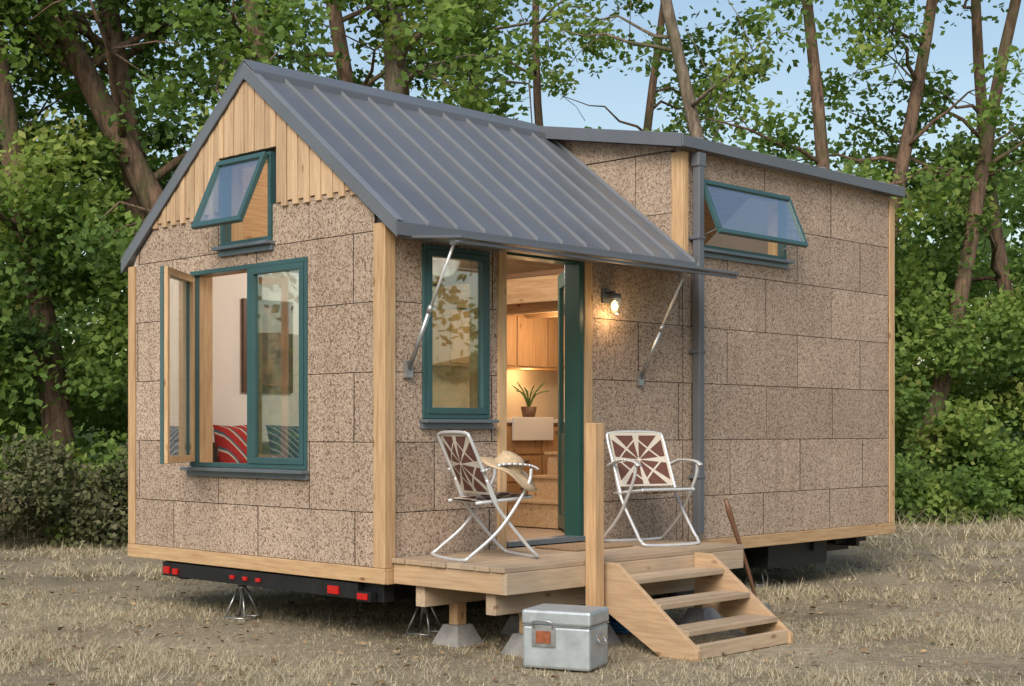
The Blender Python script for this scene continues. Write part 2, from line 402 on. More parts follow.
mb.prism([(RY-.13,ztop(RY-.13)+.045),(RY,RZ+.047),(RY+.13,ztop(RY+.13)+.045),(RY+.13,ztop(RY+.13)+.058),(RY,RZ+.060),(RY-.13,ztop(RY-.13)+.058)],0,xo-.012,DX-.15,ROOF)
mb.prism([(RY-.131,ztop(RY-.131)+.0),(RY-.115,ztop(RY-.115)+.0),(RY-.115,ztop(RY-.115)+.044),(RY-.131,ztop(RY-.131)+.05)],0,xo-.01,DX-.15,FASC)
for (ya,yb) in ((EV-.01,RY),(RY,W_+.08)):
    mb.prism([(ya,ztop(ya)-nz-.008),(yb,ztop(yb)-nz-.008),(yb,ztop(yb)+.024),(ya,ztop(ya)+.024)],0,xo-.014,xo-.001,ROOF)
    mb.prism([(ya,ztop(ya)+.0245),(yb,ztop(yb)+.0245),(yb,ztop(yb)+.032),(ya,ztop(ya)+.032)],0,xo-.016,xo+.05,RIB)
mb.box((xo-.014,EV-.014,ztop(EV)-nz-.002),(DX-.03,EV-.002,ztop(EV)+.006),FASC)
mb.box((DX-.15,DEV-.02,zdorm(DEV)-TH-.005),(L_+.045,DEV-.002,zdorm(DEV)+.006),FASC)
mb.prism([(DEV,zdorm(DEV)-TH-.01),(RY,zdorm(RY)-TH-.01),(RY,zdorm(RY)+.02),(DEV,zdorm(DEV)+.02)],0,DX-.154,DX-.141,FASC)
mb.prism([(DEV,zdorm(DEV)-TH-.01),(RY,zdorm(RY)-TH-.01),(RY,zdorm(RY)+.02),(DEV,zdorm(DEV)+.02)],0,L_+.031,L_+.044,FASC)
mb.build('roof_seams_and_fascia',house,.0015)
mb=MB()
mb.prism([(.16,ztop(.16)-nz-.05),(RY,ztop(RY)-nz-.05),(RY,ztop(RY)-nz-.03),(.16,ztop(.16)-nz-.03)],0,.15,DX,WX)
mb.prism([(RY,ztop(RY)-nz-.05),(W_-.16,ztop(W_-.16)-nz-.05),(W_-.16,ztop(W_-.16)-nz-.03),(RY,ztop(RY)-nz-.03)],0,.15,L_-.15,WX)
mb.build('ceiling_lining',house)
mb=MB(); mb.box((3.545,-.11,.62),(3.62,-.035,3.92),FASC); mb.box((3.53,-.115,3.84),(3.64,-.03,3.96),FASC)
for z in (1.1,2.2,3.2): mb.box((3.53,-.115,z),(3.635,-.0,z+.03),FASC)
mb.build('downspout',house,.006)
mb=MB(); mb.prism([(-.03,2.885),(-.66,2.830),(-.66,2.85),(-.03,2.905)],0,.10,3.36,FASC)
mb.build('awning_panel',house,.003)
mb=MB(); mb.box((.1,-.64,2.80),(3.36,-.61,2.82),FASC)
mb.build('awning_rail',house,.003)
mb=MB()
for xs in (.2,2.83):
    mb.tube([(xs,-.03,1.96),(xs,-.24,2.36)],.017,GALV,10); mb.tube([(xs,-.24,2.36),(xs,-.50,2.83)],.011,TUBE,10)
    mb.tube([(xs,-.235,2.35),(xs,-.26,2.40)],.020,GALV,10)
    mb.box((xs-.03,-.04,1.90),(xs+.03,-.001,2.02),GALV); mb.box((xs-.02,-.53,2.81),(xs+.02,-.47,2.85),GALV)
mb.build('awning_struts',house)
# ---- windows
def glazed(mb,gb,o,U,V,N,u,v,w,n,mat):
    mb.ring(o,U,V,N,u,v,w,n,mat); nm=(n[0]+n[1])/2
    gb.obox(o,U,V,N,(u[0]+w-.005,u[1]-w+.005),(v[0]+w-.005,v[1]-w+.005),(nm-.003,nm+.003),GLASS)
fr=MB(); gl=MB(); inn=MB()
u0,u1,z0,z1=GW
fr.ring((0,0,0),Y_,Z_,X_,(u0,u1),(z0,z1),.035,(-.012,.06),TEAL)
inn.ring((0,0,0),Y_,Z_,X_,(u0,u1),(z0,z1),.03,(.06,.19),WZ)
um=1.60
fr.obox((0,0,0),Y_,Z_,X_,(um-.02,um+.02),(z0+.035,z1-.035),(-.01,.06),TEAL)
inn.obox((0,0,0),Y_,Z_,X_,(um-.03,um+.03),(z0+.03,z1-.03),(.062,.10),WZ)
glazed(fr,gl,(0,0,0),Y_,Z_,X_,(u0+.036,um-.021),(z0+.036,z1-.036),.05,(-.02,.035),TEAL)
th=math.radians(50); hy=u1-.036; wl=hy-um-.022
U=(-math.sin(th),-math.cos(th),0); N=(-math.cos(th),math.sin(th),0)
glazed(fr,gl,(-.02,hy,0),U,Z_,N,(0,wl),(z0+.036,z1-.036),.055,(0,.03),TEAL)
inn.ring((-.02,hy,0),U,Z_,N,(.004,wl-.004),(z0+.04,z1-.04),.055,(-.03,-.001),WZ)
u0,u1,z0,z1=GU
fr.ring((0,0,0),Y_,Z_,X_,(u0,u1),(z0,z1),.035,(-.025,.06),TEAL)
inn.ring((0,0,0),Y_,Z_,X_,(u0+.001,u1-.001),(z0,z1),.03,(.06,.17),WZ)
ph=math.radians(24); V=(-math.sin(ph),0,-math.cos(ph)); N=(-math.cos(ph),0,math.sin(ph))
glazed(fr,gl,(-.03,0,z1-.02),Y_,V,N,(u0+.01,u1-.01),(0,.60),.042,(0,.04),TEAL)
u0,u1,z0,z1=LW
fr.ring((0,0,0),X_,Z_,Y_,(u0,u1),(z0,z1),.035,(-.02,.06),TEAL)
inn.ring((0,0,0),X_,Z_,Y_,(u0,u1),(z0,z1),.03,(.06,.17),WZ)
glazed(fr,gl,(0,0,0),X_,Z_,Y_,(u0+.036,u1-.036),(z0+.036,z1-.036),.045,(-.028,.03),TEAL)
u0,u1,z0,z1=DW
fr.ring((0,0,0),X_,Z_,Y_,(u0,u1),(z0,z1),.035,(-.02,.06),TEAL)
inn.ring((0,0,0),X_,Z_,Y_,(u0,u1),(z0,z1),.03,(.06,.17),WZ)
ph=math.radians(23); V=(0,-math.sin(ph),-math.cos(ph)); N=(0,-math.cos(ph),math.sin(ph))
glazed(fr,gl,(0,-.03,z1-.02),X_,V,N,(u0+.01,u1-.01),(0,.53),.04,(0,.04),TEAL)
fr.tube([(u0+.06,-.02,z0+.1),(u0+.06,-.2,z0+.16)],.006,GALV,6); fr.tube([(u1-.06,-.02,z0+.1),(u1-.06,-.2,z0+.16)],.006,GALV,6)
def sill(o,U,N,u,z):
    fr.obox(o,U,Z_,N,(u[0]-.03,u[1]+.03),(z-.03,z-.005),(-.001,.09),SILL)
    fr.obox(o,U,Z_,N,(u[0]-.02,u[1]+.02),(z-.075,z-.031),(.0,.03),SILL)
sill((0,0,0),Y_,(-1,0,0),GW[:2],GW[2]); sill((0,0,0),Y_,(-1,0,0),GU[:2],GU[2]); sill((0,0,0),X_,(0,-1,0),LW[:2],LW[2]); sill((0,0,0),X_,(0,-1,0),DW[:2],DW[2])
fr.build('window_frames',house,.003); gl.build('window_panes',house); inn.build('window_liners',house,.002)
# ---- door
mb=MB()
mb.box((2.065,-.012,.66),(2.118,.15,2.925),GREEN); mb.box((1.222,.0,2.87),(2.064,.15,2.928),GREEN); mb.box((1.222,.02,.66),(1.25,.15,2.869),WZ)
mb.box((1.222,-.03,.632),(2.118,.15,.672),SILL)
t=math.radians(48.5); U=(math.cos(t),math.sin(t),0); N=(-math.sin(t),math.cos(t),0)
mb.ring((2.065,.10,0),U,Z_,N,(0,.82),(.69,2.86),.12,(-.045,0),GREEN)
mb.obox((2.065,.10,0),U,Z_,N,(.12,.70),(.81,1.5),(-.035,-.01),GREEN)
g2=MB(); g2.obox((2.065,.10,0),U,Z_,N,(.12,.70),(1.5,2.74),(-.026,-.02),GLASS); g2.build('door_glass',house)
mb.tube([(2.065+U[0]*.76+.03,.1+U[1]*.76+.03,1.65),(2.065+U[0]*.76+.06,.1+U[1]*.76-.0,1.65)],.01,GALV,8)
mb.build('entry_door',house,.003)
# ---- sconce
mb=MB(); sx,sz=2.40,2.60
mb.box((sx-.05,-.02,sz-.03),(sx+.05,.0,sz+.09),FASC); mb.tube([(sx,-.02,sz+.05),(sx,-.09,sz+.06),(sx,-.1,sz+.03)],.012,FASC,8)
mb.lathe((sx,-.10,sz),[(.0,.045),(.05,.04),(.06,.0),(.048,-.005)],FASC); mb.lathe((sx,-.10,sz),[(.0,-.01),(.022,-.03),(.03,-.06),(.02,-.09),(.0,-.1)],BULB)
mb.lathe((sx,-.10,sz),[(.045,0),(.05,-.06),(.046,-.12),(.0,-.135)],GLASS)
mb.build('wall_sconce',house)
# ---- trailer
mb=MB()
mb.box((.06,.08,.30),(.16,W_-.45,.435),BLACK); mb.box((.16,.35,.27),(L_-.3,.47,.43),BLACK); mb.box((.16,W_-.6,.27),(L_-.3,W_-.48,.43),BLACK)
for x in np.arange(.9,L_-.4,.8): mb.box((x,.08,.33),(x+.06,W_-.1,.43),BLACK)
mb.box((.0,.3,.31),(.06,W_-.5,.425),BLACK)
mb.box((-.02,W_-.62,.33),(-.0,W_-.54,.39),REDL); mb.box((-.02,.50,.33),(-.0,.62,.39),REDL)
mb.box((-.01,.15,.30),(.05,.3,.37),BLACK); mb.box((-.025,.17,.315),(-.011,.28,.36),REDL)
for yy in (1.45,1.62,1.79): mb.box((-.02,yy,.35),(.0,yy+.05,.38),REDL)
mb.box((-.02,W_-.74,.33),(-.0,W_-.67,.38),REDL)
mb.box((4.95,.12,.2),(6.0,.7,.42),BLACK); mb.box((6.3,.2,.36),(6.9,.5,.44),BLACK)
for x in (2.9,3.75):
    for yy in (.12,W_-.40):
        mb.tube([(x,yy,.34),(x,yy+.03,.34),(x,yy+.2,.34),(x,yy+.23,.34)],[.30,.34,.34,.30],RUB,28); mb.tube([(x,yy-.008,.34),(x,yy,.34)],[.18,.18],GALV,20)
mb.build('trailer_chassis',house,.004)
def jack(x,y):
    mb=MB(); h=.30
    for sx,sy in ((1,1),(1,-1),(-1,1),(-1,-1)): mb.tube([(.025*sx,.025*sy,h-.06),(.10*sx,.10*sy,.012)],.009,GALV,6)
    for a,b in (((1,1),(1,-1)),((1,-1),(-1,-1)),((-1,-1),(-1,1)),((-1,1),(1,1))):
        mb.tube([(.10*a[0],.10*a[1],.012),(.10*b[0],.10*b[1],.012)],.009,GALV,6)
    mb.tube([(0,0,.16),(0,0,h+.02)],.013,GALV,10); mb.box((-.035,-.035,h+.02),(.035,.035,h+.035),GALV); mb.cyl((0,0,h-.06),.035,.035,.03,GALV,12)
    w=h2w(x,y); o=mb.build('jack_stand'); o.location=w; o.rotation_euler=(0,0,ANG+.3)
jack(.62,.26); jack(.22,2.0); jack(5.24,.44)
# ---- interior
mb=MB()
mb.box((1.05,3.135,1.87),(1.61,3.168,2.72),ARTF); mb.box((1.10,3.128,1.93),(1.56,3.134,2.66),ART)
mb.build('framed_picture',house,.003)
mb=MB(); mb.box((.2,2.4,.67),(2.3,3.16,1.0),SOFA); mb.box((.2,2.42,1.0),(2.3,3.0,1.12),SOFA); mb.box((.2,3.0,1.0),(2.3,3.16,1.42),SOFA)
mb.build('sofa',house,.03)
def cushion(cx,cy,cz,w,h,t,mat,rz,nm,tilt=.25):
    n=10; mb=MB(); vs=[];fs=[]
    for s in (1,-1):
        for i in range(n+1):
            for j in range(n+1):
                a,b=i/n*2-1,j/n*2-1; e=max(0,(1-a**4)*(1-b**4))**.5
                vs.append((a*w/2*(1-.06*(1-abs(b))),s*t/2*e,b*h/2*(1-.06*(1-abs(a)))))
    o=(n+1)**2
    for i in range(n):
        for j in range(n):
            q=(i*(n+1)+j,(i+1)*(n+1)+j,(i+1)*(n+1)+j+1,i*(n+1)+j+1); fs.append(q); fs.append(tuple(o+k for k in q[::-1]))
    mb.add(vs,fs,mat,True); ob=mb.build(nm,house); ob.location=(cx,cy,cz); ob.rotation_euler=(-tilt,0,rz)
cushion(.76,2.86,1.36,.44,.44,.16,CUSH1,.2,'red_cushion'); cushion(1.36,2.80,1.36,.52,.44,.16,CUSH2,-.1,'blue_cushion')
mb=MB()
mb.box((3.3,2.57,.68),(6.8,3.165,1.60),CABW); mb.box((3.28,2.54,1.601),(6.8,3.166,1.64),WHITE)
mb.box((3.3,3.155,1.641),(6.8,3.168,2.18),BACKS)
for i in range(6):
    x=3.32+i*.55
    for (a,b) in ((.72,.98),(1.0,1.26),(1.28,1.56)):
        mb.box((x,2.552,a),(x+.53,2.569,b),CABW); mb.box((x+.2,2.535,b-.06),(x+.33,2.551,b-.045),FASC)
mb.box((3.95,2.52,1.42),(4.55,2.549,1.66),WHITE)
mb.box((3.3,2.80,2.18),(6.8,3.154,2.74),CABW)
for i in range(7): mb.box((3.32+i*.48,2.782,2.2),(3.32+i*.48+.465,2.799,2.72),CABW)
mb.tube(smooth_path([(3.95,3.0,1.64),(3.95,3.0,1.9),(3.95,2.93,1.98),(3.95,2.85,1.92)]),.012,GALV,8)
mb.build('kitchen_cabinets',house,.003)
mb=MB(); mb.box((3.5,.16,2.80),(6.9,3.16,2.86),CABW); mb.box((3.47,.16,2.76),(3.52,3.16,3.0),WY)
for x in np.arange(3.9,6.8,.5): mb.box((x,.2,2.70),(x+.06,3.1,2.80),WY)
mb.build('sleeping_loft',house,.003)
mb=MB(); mb.box((3.6,.4,2.87),(6.6,3.0,3.08),BED); mb.build('loft_bed',house,.04)
mb=MB()
for i in range(5): mb.box((2.62+i*.26,.72,.67),(2.88+i*.26,1.32,.67+.21*(i+1)),WX); mb.box((2.60+i*.26,.70,.67+.21*(i+1)),(2.89+i*.26,1.34,.695+.21*(i+1)),WX)
mb.build('storage_stairs',house,.003)
mb=MB(); c0=(4.34,2.68); mb.lathe((c0[0],c0[1],1.641),[(0,0),(.06,0),(.085,.13),(.07,.13),(.0,.11)],TERRA)
for k in range(9):
    a=k*.7+.2; l=.10+.05*(k%3)
    mb.tube(smooth_path([(c0[0],c0[1],1.75),(c0[0]+.4*l*math.cos(a),c0[1]+.4*l*math.sin(a),1.90),(c0[0]+l*1.2*math.cos(a),c0[1]+l*1.2*math.sin(a),1.94+.03*(k%4))],3),[.008]*6+[.002],PLANT,5)
mb.build('potted_plant_on_counter',house)
def plight(nm,loc,e,col=(1,.72,.42),r=.06):
    l=bpy.data.lights.new(nm,'POINT'); l.energy=e; l.color=col; l.shadow_soft_size=r
    o=bpy.data.objects.new(nm,l); scene.collection.objects.link(o); o.parent=house; o.location=loc
plight('kitchen_lamp_light',(4.3,2.1,2.5),27,(1,.72,.44)); plight('under_cabinet_light',(4.6,2.95,2.1),6,(1,.62,.28),.04)
plight('living_lamp_light',(1.9,1.4,3.0),78,(1,.93,.85),.15); plight('loft_light',(4.6,1.6,3.7),12,(1,.82,.62))
plight('sconce_light',(2.40,-.13,2.47),4.2,(1,.62,.30),.04)

# ------------------------------------------------------------------ DECK + STEPS
deck=empty('wooden_deck',H0,ANG); DZ=.625; dx0,dx1,dy=.04,2.74,-1.14
mb=MB(); n=8; bw=(-dy-.03)/n
for i in range(n):
    y1=-.03-i*bw; mb.box((dx0-random.uniform(0,.012),y1-bw+.008,DZ-.035),(dx1+random.uniform(0,.015),y1,DZ-random.uniform(0,.002)),DKX)
mb.build('deck_boards',deck,.004)
mb=MB()
mb.box((dx0+.01,dy-.0,DZ-.18),(dx1-.01,dy+.04,DZ-.037),DKX,.8); mb.box((dx0+.01,dy+.042,DZ-.18),(dx0+.05,-.035,DZ-.037),DKY,.8); mb.box((dx1-.05,dy+.042,DZ-.18),(dx1-.01,-.035,DZ-.037),DKY)
for x in np.arange(.5,2.7,.45): mb.box((x,dy+.042,DZ-.17),(x+.04,-.04,DZ-.038),DKY)
mb.box((dx0+.06,dy+.15,DZ-.33),(dx1-.1,dy+.24,DZ-.182),DKX,.3); mb.box((dx0+.06,-.3,DZ-.33),(dx1-.1,-.21,DZ-.182),DKX)
mb.build('deck_frame',deck,.004)
mb=MB()
for x in (.42,1.12,2.4):
    for y in (dy+.15,-.3):
        mb.box((x,y+.002,.14),(x+.09,y+.088,DZ-.332),DKZ); 
        mb.add([(x-.09,y-.09,0),(x+.18,y-.09,0),(x+.18,y+.18,0),(x-.09,y+.18,0),(x-.03,y-.03,.14),(x+.12,y-.03,.14),(x+.12,y+.12,.14),(x-.03,y+.12,.14)],
          [(4,5,6,7),(0,1,5,4),(1,2,6,5),(2,3,7,6),(3,0,4,7)],CONC)
mb.build('deck_posts_and_piers',deck,.004)
mb=MB(); px_=.83; mb.box((px_,dy-.095,.12),(px_+.095,dy-.004,1.575),DKZ,.9); mb.build('newel_post',deck,.005)
steps=empty('wooden_steps',H0,ANG)
mb=MB(); sx0,sx1=.98,2.12; y0=dy-.003; run=.235; rise=DZ/4
for xs in (sx0,sx1-.04):
    pts=[(y0,DZ-.02),(y0,.30),(y0-.53,0),(y0-.85,0),(y0-.85,.07),(y0-.15,DZ-.02)]
    mb.prism(pts,0,xs,xs+.04,DKY,.85)
for i in range(3):
    z=DZ-rise*(i+.8); yc=y0-.02-run*i
    mb.box((sx0+.042,yc-.255,z-.038),(sx1-.042,yc-.136,z),DKX); mb.box((sx0+.042,yc-.130,z-.038),(sx1-.042,yc-.01,z),DKX)
mb.box((sx0+.042,y0-.83,.005),(sx1-.042,y0-.78,.10),DKX)
mb.build('stringers_and_treads',steps,.004)
mb=MB(); mb.box((1.35,-.62,DZ+.001),(2.0,-.18,DZ+.016),MATB); o=mb.build('door_mat',None,.004); o.location=H0; o.rotation_euler=(0,0,ANG)

# ------------------------------------------------------------------ lawn chairs
def chair(x,y,rz):
    e=empty('folding_lawn_chair',h2w(x,y,DZ+.012),ANG+rz); w=.265; mb=MB(); r=.0125
    mb.tube(smooth_path([(-.02,-w,.38),(-.12,-w,.60),(-.22,-w,.82),(-.235,-w+.04,.865),(-.24,0,.875),(-.235,w-.04,.865),(-.22,w,.82),(-.12,w,.60),(-.02,w,.38)]),r,TUBE,8)
    mb.tube(smooth_path([(-.17,-w+.03,.385),(.22,-w+.03,.42),(.25,-w+.06,.425),(.25,w-.06,.425),(.22,w-.03,.42),(-.17,w-.03,.385)],5),r,TUBE,8)
    a=w+.025
    mb.tube(smooth_path([(.23,-a,.62),(.20,-a,.50),(.0,-a,.22),(-.22,-a,.04),(-.28,-a+.05,.0),(-.28,a-.05,.0),(-.22,a,.04),(.0,a,.22),(.20,a,.50),(.23,a,.62)]),r,TUBE,8)
    a=w
    mb.tube(smooth_path([(-.10,-a,.55),(-.02,-a,.36),(.20,-a,.10),(.27,-a,.03),(.31,-a+.06,.0),(.31,a-.06,.0),(.27,a,.03),(.20,a,.10),(-.02,a,.36),(-.10,a,.55)]),r,TUBE,8)
    mb.build('tube_frame',e)
    mb=MB()
    for s in (-1,1):
        P=smooth_path([(-.15,s*(w+.025),.60),(.0,s*(w+.025),.645),(.2,s*(w+.025),.64),(.28,s*(w+.025),.61)],5)
        for p,q in zip(P[:-1],P[1:]):
            mb.add([(p.x,p.y-.022,p.z),(p.x,p.y+.022,p.z),(q.x,q.y+.022,q.z),(q.x,q.y-.022,q.z),(p.x,p.y-.022,p.z+.014),(p.x,p.y+.022,p.z+.014),(q.x,q.y+.022,q.z+.014),(q.x,q.y-.022,q.z+.014)],
              [(0,1,2,3),(7,6,5,4),(0,3,7,4),(2,1,5,6),(1,0,4,5),(3,2,6,7)],TUBE,True)
    mb.build('armrests',e)
    def sheet(p00,p10,p11,p01,sag,mat,nm):
        p00,p10,p11,p01=map(Vector,(p00,p10,p11,p01)); n=12; mb=MB(); vs=[]
        nn=(p10-p00).cross(p01-p00).normalized()
        for off in (0,.01):
            for i in range(n+1):
                for j in range(n+1):
                    u,v=i/n,j/n; p=(p00*(1-u)+p10*u)*(1-v)+(p01*(1-u)+p11*u)*v
                    vs.append(p+nn*(off-sag*math.sin(math.pi*u)*math.sin(math.pi*v)))
        o=(n+1)**2; fs=[]
        for i in range(n):
            for j in range(n):
                q=(i*(n+1)+j,(i+1)*(n+1)+j,(i+1)*(n+1)+j+1,i*(n+1)+j+1); fs.append(q); fs.append(tuple(o+k for k in q[::-1]))
        mb.add(vs,fs,mat,True); mb.build(nm,e)
    sheet((-.05,-w,.44),(-.05,w,.44),(-.235,w-.02,.865),(-.235,-w+.02,.865),.03,WEBB,'back_webbing')
    sheet((-.15,-w+.03,.392),(.25,-w+.03,.432),(.25,w-.03,.432),(-.15,w-.03,.392),.03,WEBS,'seat_webbing')
    return e
chair(.50,-.48,math.radians(-20)); chair(2.34,-.52,math.radians(-108))
mb=MB(); vs=[];seg=40; prof=[(.0,.105),(.05,.105),(.085,.09),(.098,.05),(.11,.0),(.15,-.008),(.20,-.018),(.255,-.035),(.26,-.029),(.20,-.010),(.15,.0),(.111,.008)]
for (r,z) in prof:
    for k in range(seg):
        a=2*math.pi*k/seg; wv=.022*math.sin(2*a+.5)*max(0,(r-.1)/.15)+.012*math.sin(5*a)*max(0,(r-.1)/.15)
        vs.append((r*math.cos(a)*1.05,r*math.sin(a)*.95,z+wv))
mb.add(vs,[(i*seg+k,i*seg+(k+1)%seg,(i+1)*seg+(k+1)%seg,(i+1)*seg+k) for i in range(len(prof)-1) for k in range(seg)],STRAW,True)
o=mb.build('straw_hat'); o.location=h2w(.54,-.68,DZ+.64); o.rotation_euler=(math.radians(24),math.radians(16),ANG)
def cooler():
    e=empty('metal_cooler',(.345,9.36,0),math.radians(-24)); mb=MB()
    w,d,h=.46,.34,.385
    mb.box((-w/2,-d/2,.012),(w/2,d/2,h*.74),ALU); mb.box((-w/2-.006,-d/2-.006,h*.75),(w/2+.006,d/2+.006,h),ALU)
    mb.build('body_and_lid',e,.018)
    mb=MB(); mb.box((-w/2-.004,-d/2-.004,h*.735),(w/2+.004,d/2+.004,h*.752),GALV)
    mb.box((-.16,-d/2-.012,h*.40),(.0,-d/2-.001,h*.74),GALV); mb.box((-.13,-d/2-.018,h*.46),(-.03,-d/2-.0125,h*.66),LATCH)
    mb.tube(smooth_path([(-.14,-d/2-.01,h*.7),(-.14,-d/2-.035,h*.82),(-.02,-d/2-.035,h*.82),(-.02,-d/2-.01,h*.7)],4),.006,GALV,6)
    for s in (-1,1):
        mb.box((s*(w/2+.001),-.06,h*.48),(s*(w/2+.012),.06,h*.60),GALV)
        mb.tube(smooth_path([(s*(w/2+.005),-.05,h*.56),(s*(w/2+.03),-.045,h*.44),(s*(w/2+.03),.045,h*.44),(s*(w/2+.005),.05,h*.56)],4),.005,GALV,6)
    mb.build('hardware',e)
cooler()
mb=MB(); p0=Vector((3.22,-.95,.05)); p1=Vector((2.84,-.90,.97)); P=[p0.lerp(p1,t)+Vector((.012*math.sin(t*5),0,0)) for t in np.linspace(0,1,9)]
mb.tube(P,[.016,.016,.016,.017,.017,.018,.02,.026,.02],HANDLE,10)
mb.prism([(3.15,.02),(3.34,.0),(3.34,.10),(3.15,.08)],1,-.98,-.92,GALV)
o=mb.build('splitting_maul'); o.location=H0; o.rotation_euler=(0,0,ANG)
mb=MB()
for k in range(5):
    r=.17+.012*(k%3); mb.tube([(1.75+r*math.cos(a)+.01*k,-.8+r*math.sin(a),.03+.024*k) for a in np.linspace(0,2*math.pi,28)[:-1]],.013,BLUE,8,closed=True)
o=mb.build('garden_hose'); o.location=H0; o.rotation_euler=(0,0,ANG)
mb=MB(); mb.lathe((0,0,0),[(0,.01),(.13,.01),(.16,.27),(.165,.28),(.15,.27),(.12,.02)],BLUE); o=mb.build('blue_bucket'); o.location=h2w(1.42,-.62,0)

# ------------------------------------------------------------------ GROUND
def ground():
    m,nt,b=new_mat('dry_grass_ground'); L=nt.links; v=objco(nt)
    n1=noise(nt,v,.55,6,.6); n2=noise(nt,v,14,6,.75); n3=noise(nt,v,60,4,.7)
    r1=ramp(nt,[(.3,(.26,.225,.16)),(.5,(.41,.35,.255)),(.7,(.54,.47,.35))]); L.new(n1,r1.inputs[0])
    r2=ramp(nt,[(.3,(.5,.47,.42)),(.5,(.95,.95,.95)),(.72,(1.2,1.18,1.12))]); L.new(n2,r2.inputs[0])
    c=mixc(nt,r1.outputs[0],r2.outputs[0],1,'MULTIPLY')
    r3=ramp(nt,[(.35,(.6,.58,.55)),(.6,(1.15,1.12,1.08))]); L.new(n3,r3.inputs[0]); c=mixc(nt,c,r3.outputs[0],.8,'MULTIPLY')
    L.new(c,b.inputs['Base Color']); b.inputs['Roughness'].default_value=1; b.inputs['Specular IOR Level'].default_value=.1
    bump(nt,b,math_n(nt,'ADD',n2,n3),.8,.04)
    mb=MB(); mb.add([(-300,-300,0),(300,-300,0),(300,300,0),(-300,300,0)],[(0,1,2,3)],m); mb.build('ground')
ground()
def np_mesh(name,V,F,mat,tint,parent=None,smooth=False):
    me=bpy.data.meshes.new(name); nv=len(V); nf,k=F.shape
    me.vertices.add(nv); me.vertices.foreach_set('co',V.astype(np.float32).ravel())
    me.loops.add(nf*k); me.loops.foreach_set('vertex_index',F.astype(np.int32).ravel())
    me.polygons.add(nf); me.polygons.foreach_set('loop_start',np.arange(nf,dtype=np.int32)*k)
    me.polygons.foreach_set('loop_total',np.full(nf,k,dtype=np.int32))
    me.materials.append(mat); at=me.attributes.new('tint','FLOAT','FACE'); at.data.foreach_set('value',tint.astype(np.float32))
    me.update(calc_edges=True); me.validate(); o=bpy.data.objects.new(name,me); scene.collection.objects.link(o)
    if parent: o.parent=parent
    return o
GRASS=leaf_mat('dry_grass_blades',[(0,(.27,.22,.15)),(.35,(.46,.39,.27)),(.7,(.61,.52,.37)),(.95,(.70,.61,.46)),(1,(.25,.28,.13))],.15)
def grass(name,nt_,y0,y1,per,hmin,hmax,w):
    T=nt_; Y=y0+(y1-y0)*RNG.random(T)**.8; X=(RNG.random(T)*2-1)*(Y*.42+1.5)
    big=np.sin(X*1.7+np.sin(Y*1.3)*2)+np.sin(Y*2.3+X*.6)
    kp=RNG.random(T)<.62+.22*big; X=X[kp];Y=Y[kp];big=big[kp]*.3+1.0; T=len(X)
    N=T*per; cx=np.repeat(X,per)+RNG.normal(0,.035,N); cy=np.repeat(Y,per)+RNG.normal(0,.035,N)
    h=RNG.uniform(hmin,hmax,N)*np.repeat(RNG.uniform(.5,1.3,T)*big,per); a=RNG.uniform(0,2*np.pi,N); lean=RNG.uniform(.3,2.4,N)*h
    dxx,dyy=np.cos(a),np.sin(a); ww=w*RNG.uniform(.6,1.3,N)
    V=np.zeros((N,3,3)); V[:,0]=np.stack([cx-dyy*ww,cy+dxx*ww,np.zeros(N)],1); V[:,1]=np.stack([cx+dyy*ww,cy-dxx*ww,np.zeros(N)],1)
    V[:,2]=np.stack([cx+dxx*lean,cy+dyy*lean,h],1); F=np.arange(N*3).reshape(N,3)
    t=np.clip(np.repeat(RNG.random(T),per)*.5+RNG.random(N)*.45,0,.92); t[RNG.random(N)<.03]=1
    np_mesh(name,V.reshape(-1,3),F,GRASS,t)
grass('dry_grass',13000,7.5,14,11,.012,.055,.0022); grass('dry_grass',11000,13,31,9,.02,.09,.005)
grass('tall_dry_grass',1700,19.0,25,9,.10,.36,.006)
LIT=leaf_mat('leaf_litter',[(0,(.10,.06,.035)),(.5,(.22,.14,.08)),(1,(.42,.30,.17))],.05)
N=2200; Y=7.8+14*RNG.random(N); X=(RNG.random(N)*2-1)*(Y*.4+1); a=RNG.uniform(0,6.28,N); s=RNG.uniform(.012,.038,N)
V=np.zeros((N,4,3))
for q in range(4):
    V[:,q,0]=X+np.cos(a+q*np.pi/2)*s*(1 if q%2==0 else .6); V[:,q,1]=Y+np.sin(a+q*np.pi/2)*s*(1 if q%2==0 else .6); V[:,q,2]=.012+RNG.uniform(0,.025,N)
np_mesh('fallen_leaves',V.reshape(-1,3),np.arange(N*4).reshape(-1,4),LIT,RNG.random(N))

# ------------------------------------------------------------------ FOLIAGE
def leaves(C,R,n,size,tint,flat=.75,rng=RNG):
    k=len(C); N=k*n; d=rng.normal(size=(N,3)); d/=np.linalg.norm(d,axis=1)[:,None]
    rr=rng.random(N)**.45; P=np.repeat(C,n,0)+d*(rr*np.repeat(R,n))[:,None]*np.array([1,1,flat])
    nrm=rng.normal(size=(N,3))+np.array([0,-.35,.9]); nrm/=np.linalg.norm(nrm,axis=1)[:,None]
    a=np.cross(nrm,rng.normal(size=(N,3))); a/=np.linalg.norm(a,axis=1)[:,None]; b=np.cross(nrm,a)
    s=size*rng.uniform(.6,1.25,N)[:,None]; wd=s*.36
    V=np.zeros((N,4,3)); V[:,0]=P-a*s*.5; V[:,1]=P+b*wd-nrm*s*.06; V[:,2]=P+a*s*.5-nrm*s*.12; V[:,3]=P-b*wd-nrm*s*.06
    t=np.clip(np.repeat(tint,n)*.62+rng.random(N)*.34+.05*d[:,2],0,1)
    return V.reshape(-1,3),t
